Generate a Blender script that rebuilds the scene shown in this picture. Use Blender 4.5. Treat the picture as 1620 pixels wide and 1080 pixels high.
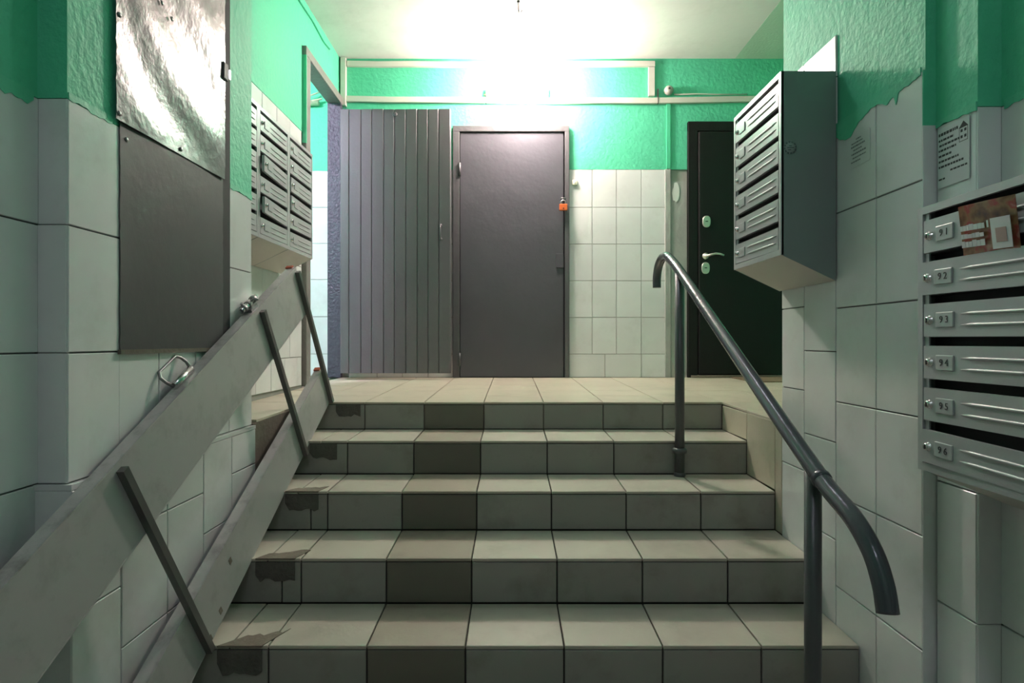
import bpy, bmesh, math, random
from mathutils import Vector, Matrix

random.seed(7)
for o in list(bpy.data.objects):
    bpy.data.objects.remove(o)
SC = bpy.context.scene
COL = SC.collection

# ------------------------------------------------------------------ camera
CAM_Z = 1.265                       # eye height above the lobby floor
cam_data = bpy.data.cameras.new('camera')
cam = bpy.data.objects.new('camera', cam_data)
COL.objects.link(cam)
cam.location = (0, 0, CAM_Z)
cam.rotation_euler = (math.pi / 2, 0, 0)
cam_data.sensor_fit = 'HORIZONTAL'
cam_data.sensor_width = 36.0
cam_data.lens = 36.0 * 937.0 / 1620.0
cam_data.clip_start = 0.02
SC.camera = cam

# ------------------------------------------------------------------ light levels
LANDING_LAMP = 120.0                 # emission strength of the bulb on the landing
STAIR_LAMP = 13.0                   # ceiling lamp above the flight
CORRIDOR_LAMP = 210.0
LOBBY_FILL = 12.5  # strength of the fill lamp added behind the camera
WARM = (1.0, 0.80, 0.76)
COOL = (0.86, 0.84, 1.0)
BLUISH = (0.90, 0.68, 0.95)

w = bpy.data.worlds.new('world')
SC.world = w
w.use_nodes = True
w.node_tree.nodes['Background'].inputs[0].default_value = (0.02, 0.022, 0.025, 1)
w.node_tree.nodes['Background'].inputs[1].default_value = 1.0
SC.view_settings.view_transform = 'Standard'
SC.view_settings.look = 'None'
SC.view_settings.exposure = 1.60
SC.view_settings.gamma = 1.0
SC.view_settings.use_curve_mapping = False


# ------------------------------------------------------------------ materials
def mat(name, col, rough=0.5, metal=0.0, var=0.0, vscale=3.0, obvar=0.0, bump=0.0, bscale=60.0,
        bump2=0.0, b2scale=8.0, dirt=None, dirt_amt=0.0, dscale=4.0, emit=None, spec=0.5, coat=0.0):
    m = bpy.data.materials.new(name)
    m.use_nodes = True
    nt = m.node_tree
    b = nt.nodes['Principled BSDF']
    L = nt.links.new
    b.inputs['Roughness'].default_value = rough
    b.inputs['Metallic'].default_value = metal
    b.inputs['Specular IOR Level'].default_value = spec
    b.inputs['Coat Weight'].default_value = coat
    geo = nt.nodes.new('ShaderNodeNewGeometry')
    rgb = nt.nodes.new('ShaderNodeRGB')
    rgb.outputs[0].default_value = (*col, 1)
    out = rgb.outputs[0]
    if var or obvar:
        hsv = nt.nodes.new('ShaderNodeHueSaturation')
        L(out, hsv.inputs['Color'])
        n = nt.nodes.new('ShaderNodeTexNoise')
        n.inputs['Scale'].default_value = vscale
        n.inputs['Detail'].default_value = 5
        L(geo.outputs['Position'], n.inputs['Vector'])
        a = nt.nodes.new('ShaderNodeMath'); a.operation = 'MULTIPLY_ADD'
        L(n.outputs['Fac'], a.inputs[0]); a.inputs[1].default_value = 2 * var; a.inputs[2].default_value = 1 - var
        oi = nt.nodes.new('ShaderNodeObjectInfo')
        c = nt.nodes.new('ShaderNodeMath'); c.operation = 'MULTIPLY_ADD'
        L(oi.outputs['Random'], c.inputs[0]); c.inputs[1].default_value = 2 * obvar
        d = nt.nodes.new('ShaderNodeMath'); d.operation = 'SUBTRACT'
        L(a.outputs[0], d.inputs[0]); d.inputs[1].default_value = obvar
        L(d.outputs[0], c.inputs[2])
        L(c.outputs[0], hsv.inputs['Value'])
        out = hsv.outputs[0]
    if dirt:
        n2 = nt.nodes.new('ShaderNodeTexNoise')
        n2.inputs['Scale'].default_value = dscale
        n2.inputs['Detail'].default_value = 8
        n2.inputs['Roughness'].default_value = 0.65
        L(geo.outputs['Position'], n2.inputs['Vector'])
        mr = nt.nodes.new('ShaderNodeMapRange')
        mr.inputs['From Min'].default_value = 0.52
        mr.inputs['From Max'].default_value = 0.72
        mr.inputs['To Max'].default_value = dirt_amt
        L(n2.outputs['Fac'], mr.inputs['Value'])
        mx = nt.nodes.new('ShaderNodeMix'); mx.data_type = 'RGBA'
        L(mr.outputs[0], mx.inputs['Factor'])
        L(out, mx.inputs['A']); mx.inputs['B'].default_value = (*dirt, 1)
        out = mx.outputs['Result']
    L(out, b.inputs['Base Color'])
    prev = None
    for st, scl in ((bump2, b2scale), (bump, bscale)):
        if st:
            n3 = nt.nodes.new('ShaderNodeTexNoise')
            n3.inputs['Scale'].default_value = scl
            n3.inputs['Detail'].default_value = 4
            L(geo.outputs['Position'], n3.inputs['Vector'])
            bp = nt.nodes.new('ShaderNodeBump')
            bp.inputs['Strength'].default_value = st
            bp.inputs['Distance'].default_value = 0.012
            L(n3.outputs['Fac'], bp.inputs['Height'])
            if prev:
                L(prev.outputs[0], bp.inputs['Normal'])
            prev = bp
    if prev:
        L(prev.outputs[0], b.inputs['Normal'])
    if emit:
        b.inputs['Emission Color'].default_value = (*emit[0], 1)
        b.inputs['Emission Strength'].default_value = emit[1]
    return m


M = {}
M['green'] = mat('green_paint', (0.105, 0.57, 0.345), 0.6, var=0.08, vscale=2, bump=0.38, bscale=42, bump2=0.10, b2scale=9, spec=0.3)
M['green_edge'] = mat('green_paint_edge', (0.105, 0.57, 0.345), 0.55, var=0.08, vscale=2, bump=0.3, bscale=40)
M['pale_green_shade'] = mat('ceiling_shade_green', (0.42, 0.58, 0.45), 0.7, var=0.05, bump=0.2)
M['white_tile'] = mat('white_glazed_tile', (0.70, 0.72, 0.71), 0.22, var=0.12, vscale=4, obvar=0.035, bump=0.06, bscale=22,
                      dirt=(0.36, 0.35, 0.31), dirt_amt=0.22, dscale=5)
M['grout'] = mat('tile_grout', (0.16, 0.165, 0.16), 0.9, var=0.2, vscale=9)
M['grout_light'] = mat('pale_tile_grout', (0.33, 0.34, 0.30), 0.9, var=0.2, vscale=9)
M['floor_tile'] = mat('beige_floor_tile', (0.52, 0.475, 0.37), 0.36, var=0.06, vscale=7, obvar=0.05, bump=0.05, bscale=60,
                      dirt=(0.22, 0.19, 0.13), dirt_amt=0.35, dscale=5)
M['step_tile'] = mat('beige_step_tile', (0.46, 0.435, 0.36), 0.40, var=0.06, vscale=7, obvar=0.05, bump=0.06, bscale=60,
                     dirt=(0.20, 0.18, 0.13), dirt_amt=0.3, dscale=5)
M['dark_tile'] = mat('taupe_step_tile', (0.35, 0.31, 0.245), 0.40, var=0.08, vscale=7, obvar=0.04, bump=0.06, bscale=60,
                     dirt=(0.12, 0.11, 0.07), dirt_amt=0.4, dscale=5)
M['riser_shaded'] = mat('shaded_riser_tile', (0.30, 0.295, 0.265), 0.42, var=0.06, vscale=6, obvar=0.05, bump=0.05, bscale=50,
                      dirt=(0.11, 0.10, 0.07), dirt_amt=0.4, dscale=6)  # same tile as the treads, darkened: riser shade put into the colour
M['riser_dark_shaded'] = mat('shaded_taupe_riser_tile', (0.155, 0.145, 0.115), 0.42, var=0.08, vscale=6, obvar=0.05, bump=0.05, bscale=50)  # taupe column on the risers, their shade also in the colour
M['step_grout'] = mat('dark_step_grout', (0.035, 0.033, 0.028), 0.95, var=0.2)
M['concrete'] = mat('raw_concrete', (0.15, 0.13, 0.10), 0.9, var=0.25, vscale=7, bump=0.5, bscale=30)
M['mortar'] = mat('dried_mortar', (0.18, 0.155, 0.12), 0.95, var=0.25, vscale=16, bump=0.5, bscale=70)
M['mortar_dark'] = mat('dark_adhesive', (0.11, 0.105, 0.09), 0.9, var=0.3, vscale=18, bump=0.5, bscale=70)
M['ceiling'] = mat('whitewash_ceiling', (0.70, 0.69, 0.65), 0.9, var=0.05, vscale=2, bump=0.10, bscale=22,
                   dirt=(0.45, 0.44, 0.40), dirt_amt=0.35, dscale=2.2)
M['plain'] = mat('lobby_plaster', (0.5, 0.55, 0.53), 0.8, var=0.05)
M['plaster'] = mat('bare_plaster', (0.34, 0.36, 0.33), 0.85, var=0.2, vscale=8, bump=0.6, bscale=16, bump2=0.3, b2scale=6)
M['white_putty'] = mat('white_putty', (0.62, 0.66, 0.62), 0.8, var=0.1)
M['sheet_bright'] = mat('glossy_grey_sheet', (0.16, 0.15, 0.155), 0.28, metal=0.35, var=0.10, vscale=4, bump=0.16, bscale=34, bump2=0.07, b2scale=9)
M['sheet_dark'] = mat('dull_grey_sheet', (0.055, 0.054, 0.057), 0.6, var=0.12, vscale=3, bump=0.08, bscale=30, bump2=0.15, b2scale=5)
M['gap'] = mat('shade_black', (0.02, 0.022, 0.024), 0.8)  # near black painted for the shade inside gaps and keyholes
M['door_grey'] = mat('grey_door_paint', (0.078, 0.078, 0.088), 0.33, var=0.10, vscale=4, bump=0.10, bscale=26, bump2=0.25, b2scale=5)
M['frame_grey'] = mat('grey_frame_paint', (0.095, 0.095, 0.098), 0.38, var=0.15, vscale=8, bump=0.2, bscale=40)
M['board_grey'] = mat('grey_board_paint', (0.128, 0.12, 0.128), 0.34, var=0.08, vscale=5, obvar=0.04, bump=0.1, bscale=50)
M['frame_wood'] = mat('worn_frame_paint', (0.21, 0.20, 0.185), 0.5, var=0.2, vscale=14, bump=0.4, bscale=50)
M['frame_lilac_lit'] = mat('blistered_frame_lilac_light', (0.07, 0.063, 0.09), 0.45, var=0.35, vscale=30, bump=0.8, bscale=50)  # purple tint of the corridor light put into the frame colour
M['black_door'] = mat('black_leatherette', (0.0065, 0.007, 0.0065), 0.55, bump=0.15, bscale=150, var=0.2, spec=0.3)
M['chrome'] = mat('chrome', (0.72, 0.72, 0.70), 0.22, metal=1.0)
M['satin'] = mat('satin_nickel', (0.66, 0.65, 0.58), 0.35, metal=0.75)
M['steel'] = mat('dull_steel', (0.30, 0.30, 0.30), 0.4, metal=0.8)
M['box'] = mat('grey_mailbox_paint', (0.40, 0.425, 0.425), 0.33, metal=0.15, var=0.05, vscale=7, bump=0.03, bscale=60)
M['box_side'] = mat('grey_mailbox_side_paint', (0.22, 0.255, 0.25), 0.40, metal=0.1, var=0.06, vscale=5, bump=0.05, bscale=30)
M['box_under'] = mat('beige_mailbox_bottom', (0.52, 0.51, 0.46), 0.5, var=0.06, vscale=5)
M['box_in'] = mat('mailbox_inside', (0.035, 0.038, 0.038), 0.8)
M['ink'] = mat('black_ink', (0.05, 0.055, 0.055), 0.7)
M['ink_grey'] = mat('grey_ink', (0.16, 0.17, 0.18), 0.7)
M['paper'] = mat('white_paper', (0.66, 0.69, 0.70), 0.65)
M['sticker'] = mat('grey_sticker', (0.30, 0.36, 0.345), 0.55)
M['sticker_ring'] = mat('green_grey_ink', (0.07, 0.11, 0.105), 0.6)
M['leaflet'] = None
M['ramp'] = mat('grey_ramp_paint', (0.40, 0.40, 0.39), 0.42, metal=0.1, var=0.07, vscale=4, bump=0.06, bscale=30,
                dirt=(0.15, 0.14, 0.12), dirt_amt=0.35, dscale=9)
M['ramp_edge'] = mat('scuffed_ramp_edge', (0.43, 0.425, 0.42), 0.42, metal=0.15, var=0.15, vscale=20, bump=0.15, bscale=50,
                     dirt=(0.16, 0.15, 0.14), dirt_amt=0.7, dscale=13)
M['rung'] = mat('dark_grey_bar', (0.12, 0.118, 0.112), 0.4, metal=0.3, var=0.15, vscale=20)
M['red'] = mat('red_lead_paint', (0.38, 0.075, 0.03), 0.6, var=0.2, vscale=40)
M['rail'] = mat('grey_rail_paint', (0.085, 0.092, 0.105), 0.22, metal=0.15, var=0.1, vscale=15, bump=0.12, bscale=40)
M['post'] = mat('grey_post_paint', (0.095, 0.098, 0.10), 0.35, metal=0.1, var=0.1, vscale=15, bump=0.1, bscale=40)
M['trunking'] = mat('cream_trunking', (0.60, 0.59, 0.52), 0.45, var=0.08, vscale=6)
M['trunking_green'] = mat('painted_trunking', (0.09, 0.55, 0.31), 0.4, var=0.08)
M['cable'] = mat('dark_cable', (0.05, 0.05, 0.045), 0.5)
M['cream'] = mat('cream_pipe_paint', (0.58, 0.58, 0.40), 0.5, var=0.2, vscale=30, bump=0.4, bscale=60)
M['orange'] = mat('orange_padlock', (0.55, 0.12, 0.025), 0.4, var=0.1)
M['ivory'] = mat('ivory_plastic', (0.70, 0.67, 0.52), 0.4)
M['grey_plastic'] = mat('grey_plastic', (0.42, 0.42, 0.36), 0.4)
M['mat'] = mat('worn_brown_mat', (0.20, 0.15, 0.09), 0.95, var=0.4, vscale=40, bump=0.8, bscale=120)
M['lobby_floor'] = mat('lobby_floor_tile', (0.30, 0.29, 0.26), 0.5, var=0.1)
M['bulb'] = mat('glowing_globe', (0.9, 0.9, 0.85), 0.4, emit=(WARM, LANDING_LAMP))
M['disc'] = mat('glowing_disc', (0.9, 0.9, 0.9), 0.4, emit=(COOL, STAIR_LAMP))
M['tube'] = mat('glowing_tube', (0.9, 0.9, 0.9), 0.4, emit=(BLUISH, CORRIDOR_LAMP))
M['lobby_fill_disc'] = mat('glowing_lobby_fill', (0.9, 0.9, 0.9), 0.4, emit=(COOL, LOBBY_FILL))


# ------------------------------------------------------------------ mesh helpers
class MB:
    """collects shapes and links them as ONE mesh object"""

    def __init__(self):
        self.v, self.f, self.mi, self.sm = [], [], [], []

    def add(self, verts, faces, mi=0, smooth=False):
        k = len(self.v)
        self.v += [tuple(p) for p in verts]
        self.f += [tuple(i + k for i in f) for f in faces]
        self.mi += [mi] * len(faces)
        self.sm += [smooth] * len(faces)
        return self

    def box(self, x0, x1, y0, y1, z0, z1, mi=0, bev=0.0):
        if bev > 0:
            bm = bmesh.new()
            bmesh.ops.create_cube(bm, size=1.0)
            for q in bm.verts:
                q.co = Vector(((x0 + x1) / 2 + q.co.x * (x1 - x0), (y0 + y1) / 2 + q.co.y * (y1 - y0),
                               (z0 + z1) / 2 + q.co.z * (z1 - z0)))
            bmesh.ops.bevel(bm, geom=list(bm.edges), offset=bev, segments=2, affect='EDGES', profile=0.5)
            bm.verts.index_update()
            self.add([q.co.copy() for q in bm.verts], [[q.index for q in f.verts] for f in bm.faces], mi)
            bm.free()
            return self
        v = [(x0, y0, z0), (x1, y0, z0), (x1, y1, z0), (x0, y1, z0), (x0, y0, z1), (x1, y0, z1), (x1, y1, z1), (x0, y1, z1)]
        return self.add(v, [(3, 2, 1, 0), (4, 5, 6, 7), (0, 1, 5, 4), (1, 2, 6, 5), (2, 3, 7, 6), (3, 0, 4, 7)], mi)

    def prism(self, poly, a, b, axis, mi=0):
        """poly: 2-D outline in the two other axes (order x,y,z minus axis), extruded from a to b"""
        def p3(p, t):
            q = list(p)
            q.insert(axis, t)
            return q
        n = len(poly)
        v = [p3(p, a) for p in poly] + [p3(p, b) for p in poly]
        f = [tuple(range(n)), tuple(range(2 * n - 1, n - 1, -1))]
        f += [(i, n + i, n + (i + 1) % n, (i + 1) % n) for i in range(n)]
        return self.add(v, f, mi)

    def tube(self, pts, r, seg=12, mi=0, cap=True, smooth=True):
        pts = [Vector(p) for p in pts]
        rings, up = [], None
        for i, p in enumerate(pts):
            if i == 0:
                t = pts[1] - p
            elif i == len(pts) - 1:
                t = p - pts[i - 1]
            else:
                t = (pts[i + 1] - p).normalized() + (p - pts[i - 1]).normalized()
            t.normalize()
            if up is None:
                up = t.orthogonal().normalized()
            up = (up - t * up.dot(t)).normalized()
            s = t.cross(up)
            rr = r[i] if isinstance(r, (list, tuple)) else r
            rings.append([p + (up * math.cos(2 * math.pi * k / seg) + s * math.sin(2 * math.pi * k / seg)) * rr for k in range(seg)])
        v = [q for ring in rings for q in ring]
        f = []
        for i in range(len(pts) - 1):
            for k in range(seg):
                k2 = (k + 1) % seg
                f.append((i * seg + k, i * seg + k2, (i + 1) * seg + k2, (i + 1) * seg + k))
        self.add(v, f, mi, smooth)
        if cap:
            n = len(self.v) - len(v)
            self.f += [tuple(n + k for k in range(seg - 1, -1, -1)), tuple(n + (len(pts) - 1) * seg + k for k in range(seg))]
            self.mi += [mi, mi]
            self.sm += [False, False]
        return self

    def lathe(self, prof, origin, axis, seg=20, mi=0):
        """prof: (radius, height) pairs along axis"""
        a = Vector(axis).normalized()
        u = a.orthogonal().normalized()
        s = a.cross(u)
        o = Vector(origin)
        v, f = [], []
        for r, h in prof:
            for k in range(seg):
                t = 2 * math.pi * k / seg
                v.append(o + a * h + (u * math.cos(t) + s * math.sin(t)) * r)
        for i in range(len(prof) - 1):
            for k in range(seg):
                k2 = (k + 1) % seg
                f.append((i * seg + k, i * seg + k2, (i + 1) * seg + k2, (i + 1) * seg + k))
        f.append(tuple(range(seg - 1, -1, -1)))
        f.append(tuple((len(prof) - 1) * seg + k for k in range(seg)))
        return self.add(v, f, mi, True)

    def build(self, name, mats, parent=None, mesh_only=False):
        me = bpy.data.meshes.new(name)
        me.from_pydata([tuple(p) for p in self.v], [], self.f)
        if not isinstance(mats, (list, tuple)):
            mats = [mats]
        for m in mats:
            me.materials.append(m)
        me.polygons.foreach_set('material_index', self.mi)
        me.polygons.foreach_set('use_smooth', self.sm)
        bm = bmesh.new()
        bm.from_mesh(me)
        bmesh.ops.recalc_face_normals(bm, faces=bm.faces)
        bm.to_mesh(me)
        bm.free()
        me.update()
        if mesh_only:
            return me
        return link(name, me, parent)


def link(name, me, parent=None, matrix=None):
    o = bpy.data.objects.new(name, me)
    COL.objects.link(o)
    if parent is not None:
        o.parent = parent
    if matrix is not None:
        o.matrix_local = matrix
    return o


def tag(o, label, cat=None, group=None, kind=None):
    o['label'] = label
    if cat:
        o['category'] = cat
    if group:
        o['group'] = group
    if kind:
        o['kind'] = kind
    return o


def empty(name, loc=(0, 0, 0), rz=0.0):
    o = bpy.data.objects.new(name, None)
    COL.objects.link(o)
    o.empty_display_size = 0.1
    o.location = loc
    o.rotation_euler = (0, 0, rz)
    return o


def struct(mb, name, mats, label, cat):
    return tag(mb.build(name, mats), label, cat, kind='structure')


def text_mesh(s, size, material, extrude=0.0004):
    cu = bpy.data.curves.new('lettering', 'FONT')
    cu.body = s
    cu.size = size
    cu.extrude = extrude
    cu.resolution_u = 3
    cu.align_x = 'CENTER'
    cu.align_y = 'CENTER'
    o = bpy.data.objects.new('lettering', cu)
    COL.objects.link(o)
    dg = bpy.context.evaluated_depsgraph_get()
    me = bpy.data.meshes.new_from_object(o.evaluated_get(dg))
    bpy.data.objects.remove(o)
    me.name = 'lettering'
    me.materials.clear()
    me.materials.append(material)
    return me


_tiles = {}


def tile_mesh(wd, ht, t, m, ch=0.0016):
    key = (round(wd, 4), round(ht, 4), t, m.name)
    if key not in _tiles:
        v = [(0, 0, -t), (wd, 0, -t), (wd, ht, -t), (0, ht, -t), (0, 0, -ch), (wd, 0, -ch), (wd, ht, -ch), (0, ht, -ch),
             (ch, ch, 0), (wd - ch, ch, 0), (wd - ch, ht - ch, 0), (ch, ht - ch, 0)]
        f = [(8, 9, 10, 11)]
        for i in range(4):
            j = (i + 1) % 4
            f += [(i, j, 4 + j, 4 + i), (4 + i, 4 + j, 8 + j, 8 + i)]
        me = bpy.data.meshes.new('tile')
        me.from_pydata(v, [], f)
        me.materials.append(m)
        me.update()
        _tiles[key] = me
    return _tiles[key]


def lay(parent, p, du, dv, wd, ht, m, t=0.010, gap=0.002, jit=0.0012, name='tile'):
    """one tile: p is a corner of its cell, du/dv unit vectors along the cell, the face looks along du x dv"""
    if wd < 0.012 or ht < 0.012:
        return None
    du, dv = Vector(du), Vector(dv)
    n = du.cross(dv)
    o = Vector(p) + du * gap + dv * gap + n * random.uniform(-jit, jit) * 0.5
    rot = Matrix((du, dv, n)).transposed().to_4x4()
    rot = rot @ Matrix.Rotation(random.uniform(-jit, jit) * 1.5, 4, 'X') @ Matrix.Rotation(random.uniform(-jit, jit) * 1.5, 4, 'Y')
    return link(name, tile_mesh(wd - 2 * gap, ht - 2 * gap, t, m), parent, Matrix.Translation(o) @ rot)


def wall_x(parent, x, facing, cols, zlists, m, **k):
    """tiles on a plane X = x that looks along facing*X; cols: y borders; zlists: one list of (relative) z borders per column"""
    for i in range(len(cols) - 1):
        y0, y1 = sorted((cols[i], cols[i + 1]))
        zs = zlists[i] if isinstance(zlists[0], (list, tuple)) else zlists
        zs = sorted(zs)
        for z0, z1 in zip(zs[:-1], zs[1:]):
            if facing > 0:
                lay(parent, (x, y0, CAM_Z + z0), (0, 1, 0), (0, 0, 1), y1 - y0, z1 - z0, m, **k)
            else:
                lay(parent, (x, y1, CAM_Z + z0), (0, -1, 0), (0, 0, 1), y1 - y0, z1 - z0, m, **k)


def wall_y(parent, y, cols, zs, m, **k):
    """tiles on a plane Y = y that looks at the viewer (-Y)"""
    zs = sorted(zs)
    for x0, x1 in zip(cols[:-1], cols[1:]):
        for z0, z1 in zip(zs[:-1], zs[1:]):
            lay(parent, (x0, y, CAM_Z + z0), (1, 0, 0), (0, 0, 1), x1 - x0, z1 - z0, m, **k)


C = CAM_Z
TT = 0.008            # how far tiles stand in front of the wall core
CEIL = C + 2.22
BACK = 4.65
STEPS = [(1.53, -1.10), (1.83, -0.94), (2.115, -0.775), (2.418, -0.612), (2.709, -0.455), (3.03, -0.31)]
XL, XR = -1.03, 1.075
SLOPE = 0.0167


def zland(y):
    return C - 0.31 + (y - 3.03) * SLOPE


# ------------------------------------------------------------------ floors and stairs
fl = MB().box(-1.6, 1.6, -1.6, 1.53 + 0.02, -0.12, 0.0)
struct(fl, 'floor', M['lobby_floor'], 'grey lobby floor at the foot of the tiled stairs', 'floor')

core = MB()
for i, (y, z) in enumerate(STEPS[:-1]):
    y1 = STEPS[i + 1][0]
    core.prism([(y + 0.009, -0.1), (y1 + 0.012, -0.1), (y1 + 0.012, C + z - 0.006 + 0.005), (y + 0.009, C + z - 0.010)], XL + 0.001, XR - 0.001, 0, 0)
stairs = struct(core, 'staircase', [M['step_grout']], 'tiled flight of beige steps, riser shade in their colour, between the two side walls', 'stairs')
XS_R = [XL, -0.753, -0.449, -0.144, 0.161, 0.466, 0.771, XR]
XS_T = [XL, -0.873, -0.753, -0.449, -0.144, 0.161, 0.466, 0.771, XR]
prev = -C
for i, (y, z) in enumerate(STEPS):
    cols = list(XS_R)
    if i == 3 - 0 or i == 2:
        cols.insert(1, -0.822)
    for x0, x1 in zip(cols[:-1], cols[1:]):
        dark = abs(x0 + 0.449) < 0.01
        lay(stairs, (x0, y, C + prev + 0.001), (1, 0, 0), (0, 0, 1), x1 - x0, z - prev - 0.012,
            M['riser_dark_shaded'] if dark else M['riser_shaded'], t=0.009, gap=0.0026)
    if i < 5:
        y1 = STEPS[i + 1][0]
        a = math.atan2(0.0055, y1 - y)
        for x0, x1 in zip(XS_T[:-1], XS_T[1:]):
            dark = abs(x0 + 0.449) < 0.01
            lay(stairs, (x0, y - 0.002, C + z), (1, 0, 0), (0, math.cos(a), math.sin(a)), x1 - x0, y1 - y + 0.001,
                M['dark_tile'] if dark else M['step_tile'], t=0.010, gap=0.0024)
    prev = z + 0.005

# cement scars where old hinges sat, on the left end of each nosing
scars = [(5, -0.90, -0.775, 0.0, 0.072, 0.0), (4, -0.925, -0.80, 0.0, 0.085, 0.02), (3, -0.925, -0.79, 0.075, 0.080, 0.02),
         (2, -0.915, -0.775, 0.085, 0.080, 0.03), (1, -0.91, -0.772, 0.10, 0.090, 0.05)]
for idx, xa, xb, dep, drop, sk in scars:
    y, z = STEPS[idx]
    rnd = random.Random(idx)
    mb = MB()
    n = 9
    top, bot = [], []
    for k in range(n):
        x = xa + (xb - xa) * k / (n - 1)
        bot.append((x, C + z - drop * (0.86 + 0.18 * rnd.random() - (0.3 if k == 0 else 0))))
    poly = [(xa, C + z - 0.012), (xb, C + z - 0.012)] + bot[::-1]
    mb.prism([(p[0], p[1]) for p in poly], y - 0.0035, y + 0.004, 1)
    o = mb.build('mortar_patch', M['mortar_dark'], stairs)
    o['label'] = 'dark rough adhesive scar on the riser'
    if dep > 0:
        mb = MB()
        a = 0.0055 / 0.3
        pts = []
        for k in range(n):
            x = xa + (xb - xa) * k / (n - 1)
            pts.append((x, dep * (0.75 + 0.3 * rnd.random()) * (0.55 + 0.45 * k / (n - 1))))
        lo = [(x - 0.0, y - 0.004, C + z + 0.0025) for x, d in pts]
        hi = [(x + sk, y + d, C + z + 0.0025 + d * a) for x, d in pts]
        base = [(p[0], p[1], p[2] - 0.006) for p in lo + hi]
        fs = []
        for k in range(n - 1):
            fs.append((k, k + 1, n + k + 1, n + k))
        per = list(range(n)) + list(range(2 * n - 1, n - 1, -1))
        for q in range(len(per)):
            a0, a1 = per[q], per[(q + 1) % len(per)]
            fs.append((a0, a1, 2 * n + a1, 2 * n + a0))
        mb.add(lo + hi + base, fs)
        o = mb.build('mortar_patch', M['mortar'], stairs)
        o['label'] = 'grey brown mortar patch on the tread edge'

# landing
lb = MB()
def slab(x0, x1, y0, y1):
    t0, t1 = zland(y0) - 0.010, zland(y1) - 0.010
    lb.prism([(y0, -0.1), (y1, -0.1), (y1, t1), (y0, t0)], x0, x1, 0, 0)
slab(-1.43, 2.45, 3.03 + 0.009, BACK)
slab(-1.43, XL - 0.010, 2.38, 3.03 + 0.009)
slab(XR + 0.010, 2.45, 2.36, 3.03 + 0.009)
landing = struct(lb, 'floor_landing', [M['concrete']], 'beige tiled landing floor at the top of the stairs', 'floor')
XF = [-1.35, -1.03] + XS_R[1:-1] + [1.075, 1.38, 1.685, 1.99, 2.295, 2.45]
YF = [3.03, 3.335, 3.64, 3.945, 4.25, 4.555, BACK]
ca, sa = math.cos(math.atan(SLOPE)), math.sin(math.atan(SLOPE))
def lay_floor(x0, x1, y0, y1):
    lay(landing, (x0, y0, zland(y0)), (1, 0, 0), (0, ca, sa), x1 - x0, y1 - y0, M['floor_tile'], gap=0.002)
for x0, x1 in zip(XF[:-1], XF[1:]):
    for y0, y1 in zip(YF[:-1], YF[1:]):
        lay_floor(x0, x1, y0 - (0.002 if y0 == 3.03 else 0), y1)
for x0, x1 in ((-1.35, -1.043),):
    lay_floor(x0, x1, 2.725, 3.028); lay_floor(x0, x1, 2.42, 2.725)
for x0, x1 in zip(XF[8:-1], XF[9:]):
    lay_floor(x0, x1, 2.725, 3.028); lay_floor(x0, x1, 2.42, 2.725)
# the landing's tiled flank beside the top steps
for y0, y1, z0 in ((2.712, 3.03, -0.452), (2.422, 2.712, -0.608), (2.362, 2.422, -0.77)):
    lay(landing, (XR, y1, C + z0), (0, -1, 0), (0, 0, 1), y1 - y0, -0.31 - 0.012 - z0 - 0.004, M['floor_tile'], gap=0.002)

# ------------------------------------------------------------------ left pillar wall
wl = MB()
ZT_L, ZT_P = 0.573, -0.335
wl.box(-1.62, -1.046 - TT, 1.394 + TT, 2.38, C + ZT_P, C + ZT_L, 0)
wl.box(-1.62, -1.047, 1.394, 2.38, C + ZT_L, CEIL, 1)
wl.box(-1.62, XL - TT, 1.385 + TT, 2.38, 0, C + ZT_P - 0.008, 0)
wl.box(-1.62, XL, 1.385, 2.38, C + ZT_P - 0.014, C + ZT_P - 0.001, 2)      # plinth capping
wl.box(-1.62, -1.116 - TT, -1.6, 1.394, 0, C + ZT_L, 0)
wl.box(-1.62, -1.117, -1.6, 1.394, C + ZT_L, CEIL, 1)
wall_left = struct(wl, 'wall_left', [M['grout'], M['green'], M['white_tile']],
                   'white tiled green topped wall on the left of the steps', 'wall')
R_L = [-0.335, -0.027, 0.275, 0.573]
wall_x(wall_left, -1.046, 1, [1.394, 1.580], R_L, M['white_tile'])
wall_x(wall_left, -1.046, 1, [1.575, 1.756, 1.96, 2.19], [-0.335, -0.027], M['white_tile'])
wall_x(wall_left, -1.046, 1, [2.19, 2.38], R_L, M['white_tile'])
wall_x(wall_left, XL, 1, [1.385, 1.562, 1.771, 1.978, 2.178, 2.38],
       [[-1.265, -0.95, -0.645, -0.349], [-1.265, -1.11, -0.81, -0.505, -0.349], [-1.265, -1.11, -0.81, -0.505, -0.349],
        [-0.95, -0.645, -0.349], [-0.79, -0.488, -0.349]], M['white_tile'])
R_N = [-1.265, -0.95, -0.645, -0.335, -0.027, 0.275, 0.573]
wall_y(wall_left, 1.394, [-1.118, -1.048], R_L, M['white_tile'], gap=0.001)
wall_y(wall_left, 1.385, [-1.118, XL - 0.001], [-1.265, -0.95, -0.645, -0.349], M['white_tile'], gap=0.001)
wall_x(wall_left, -1.116, 1, [1.3975, 1.18, 0.98, 0.78, 0.58, 0.38], R_N, M['white_tile'])
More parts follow.
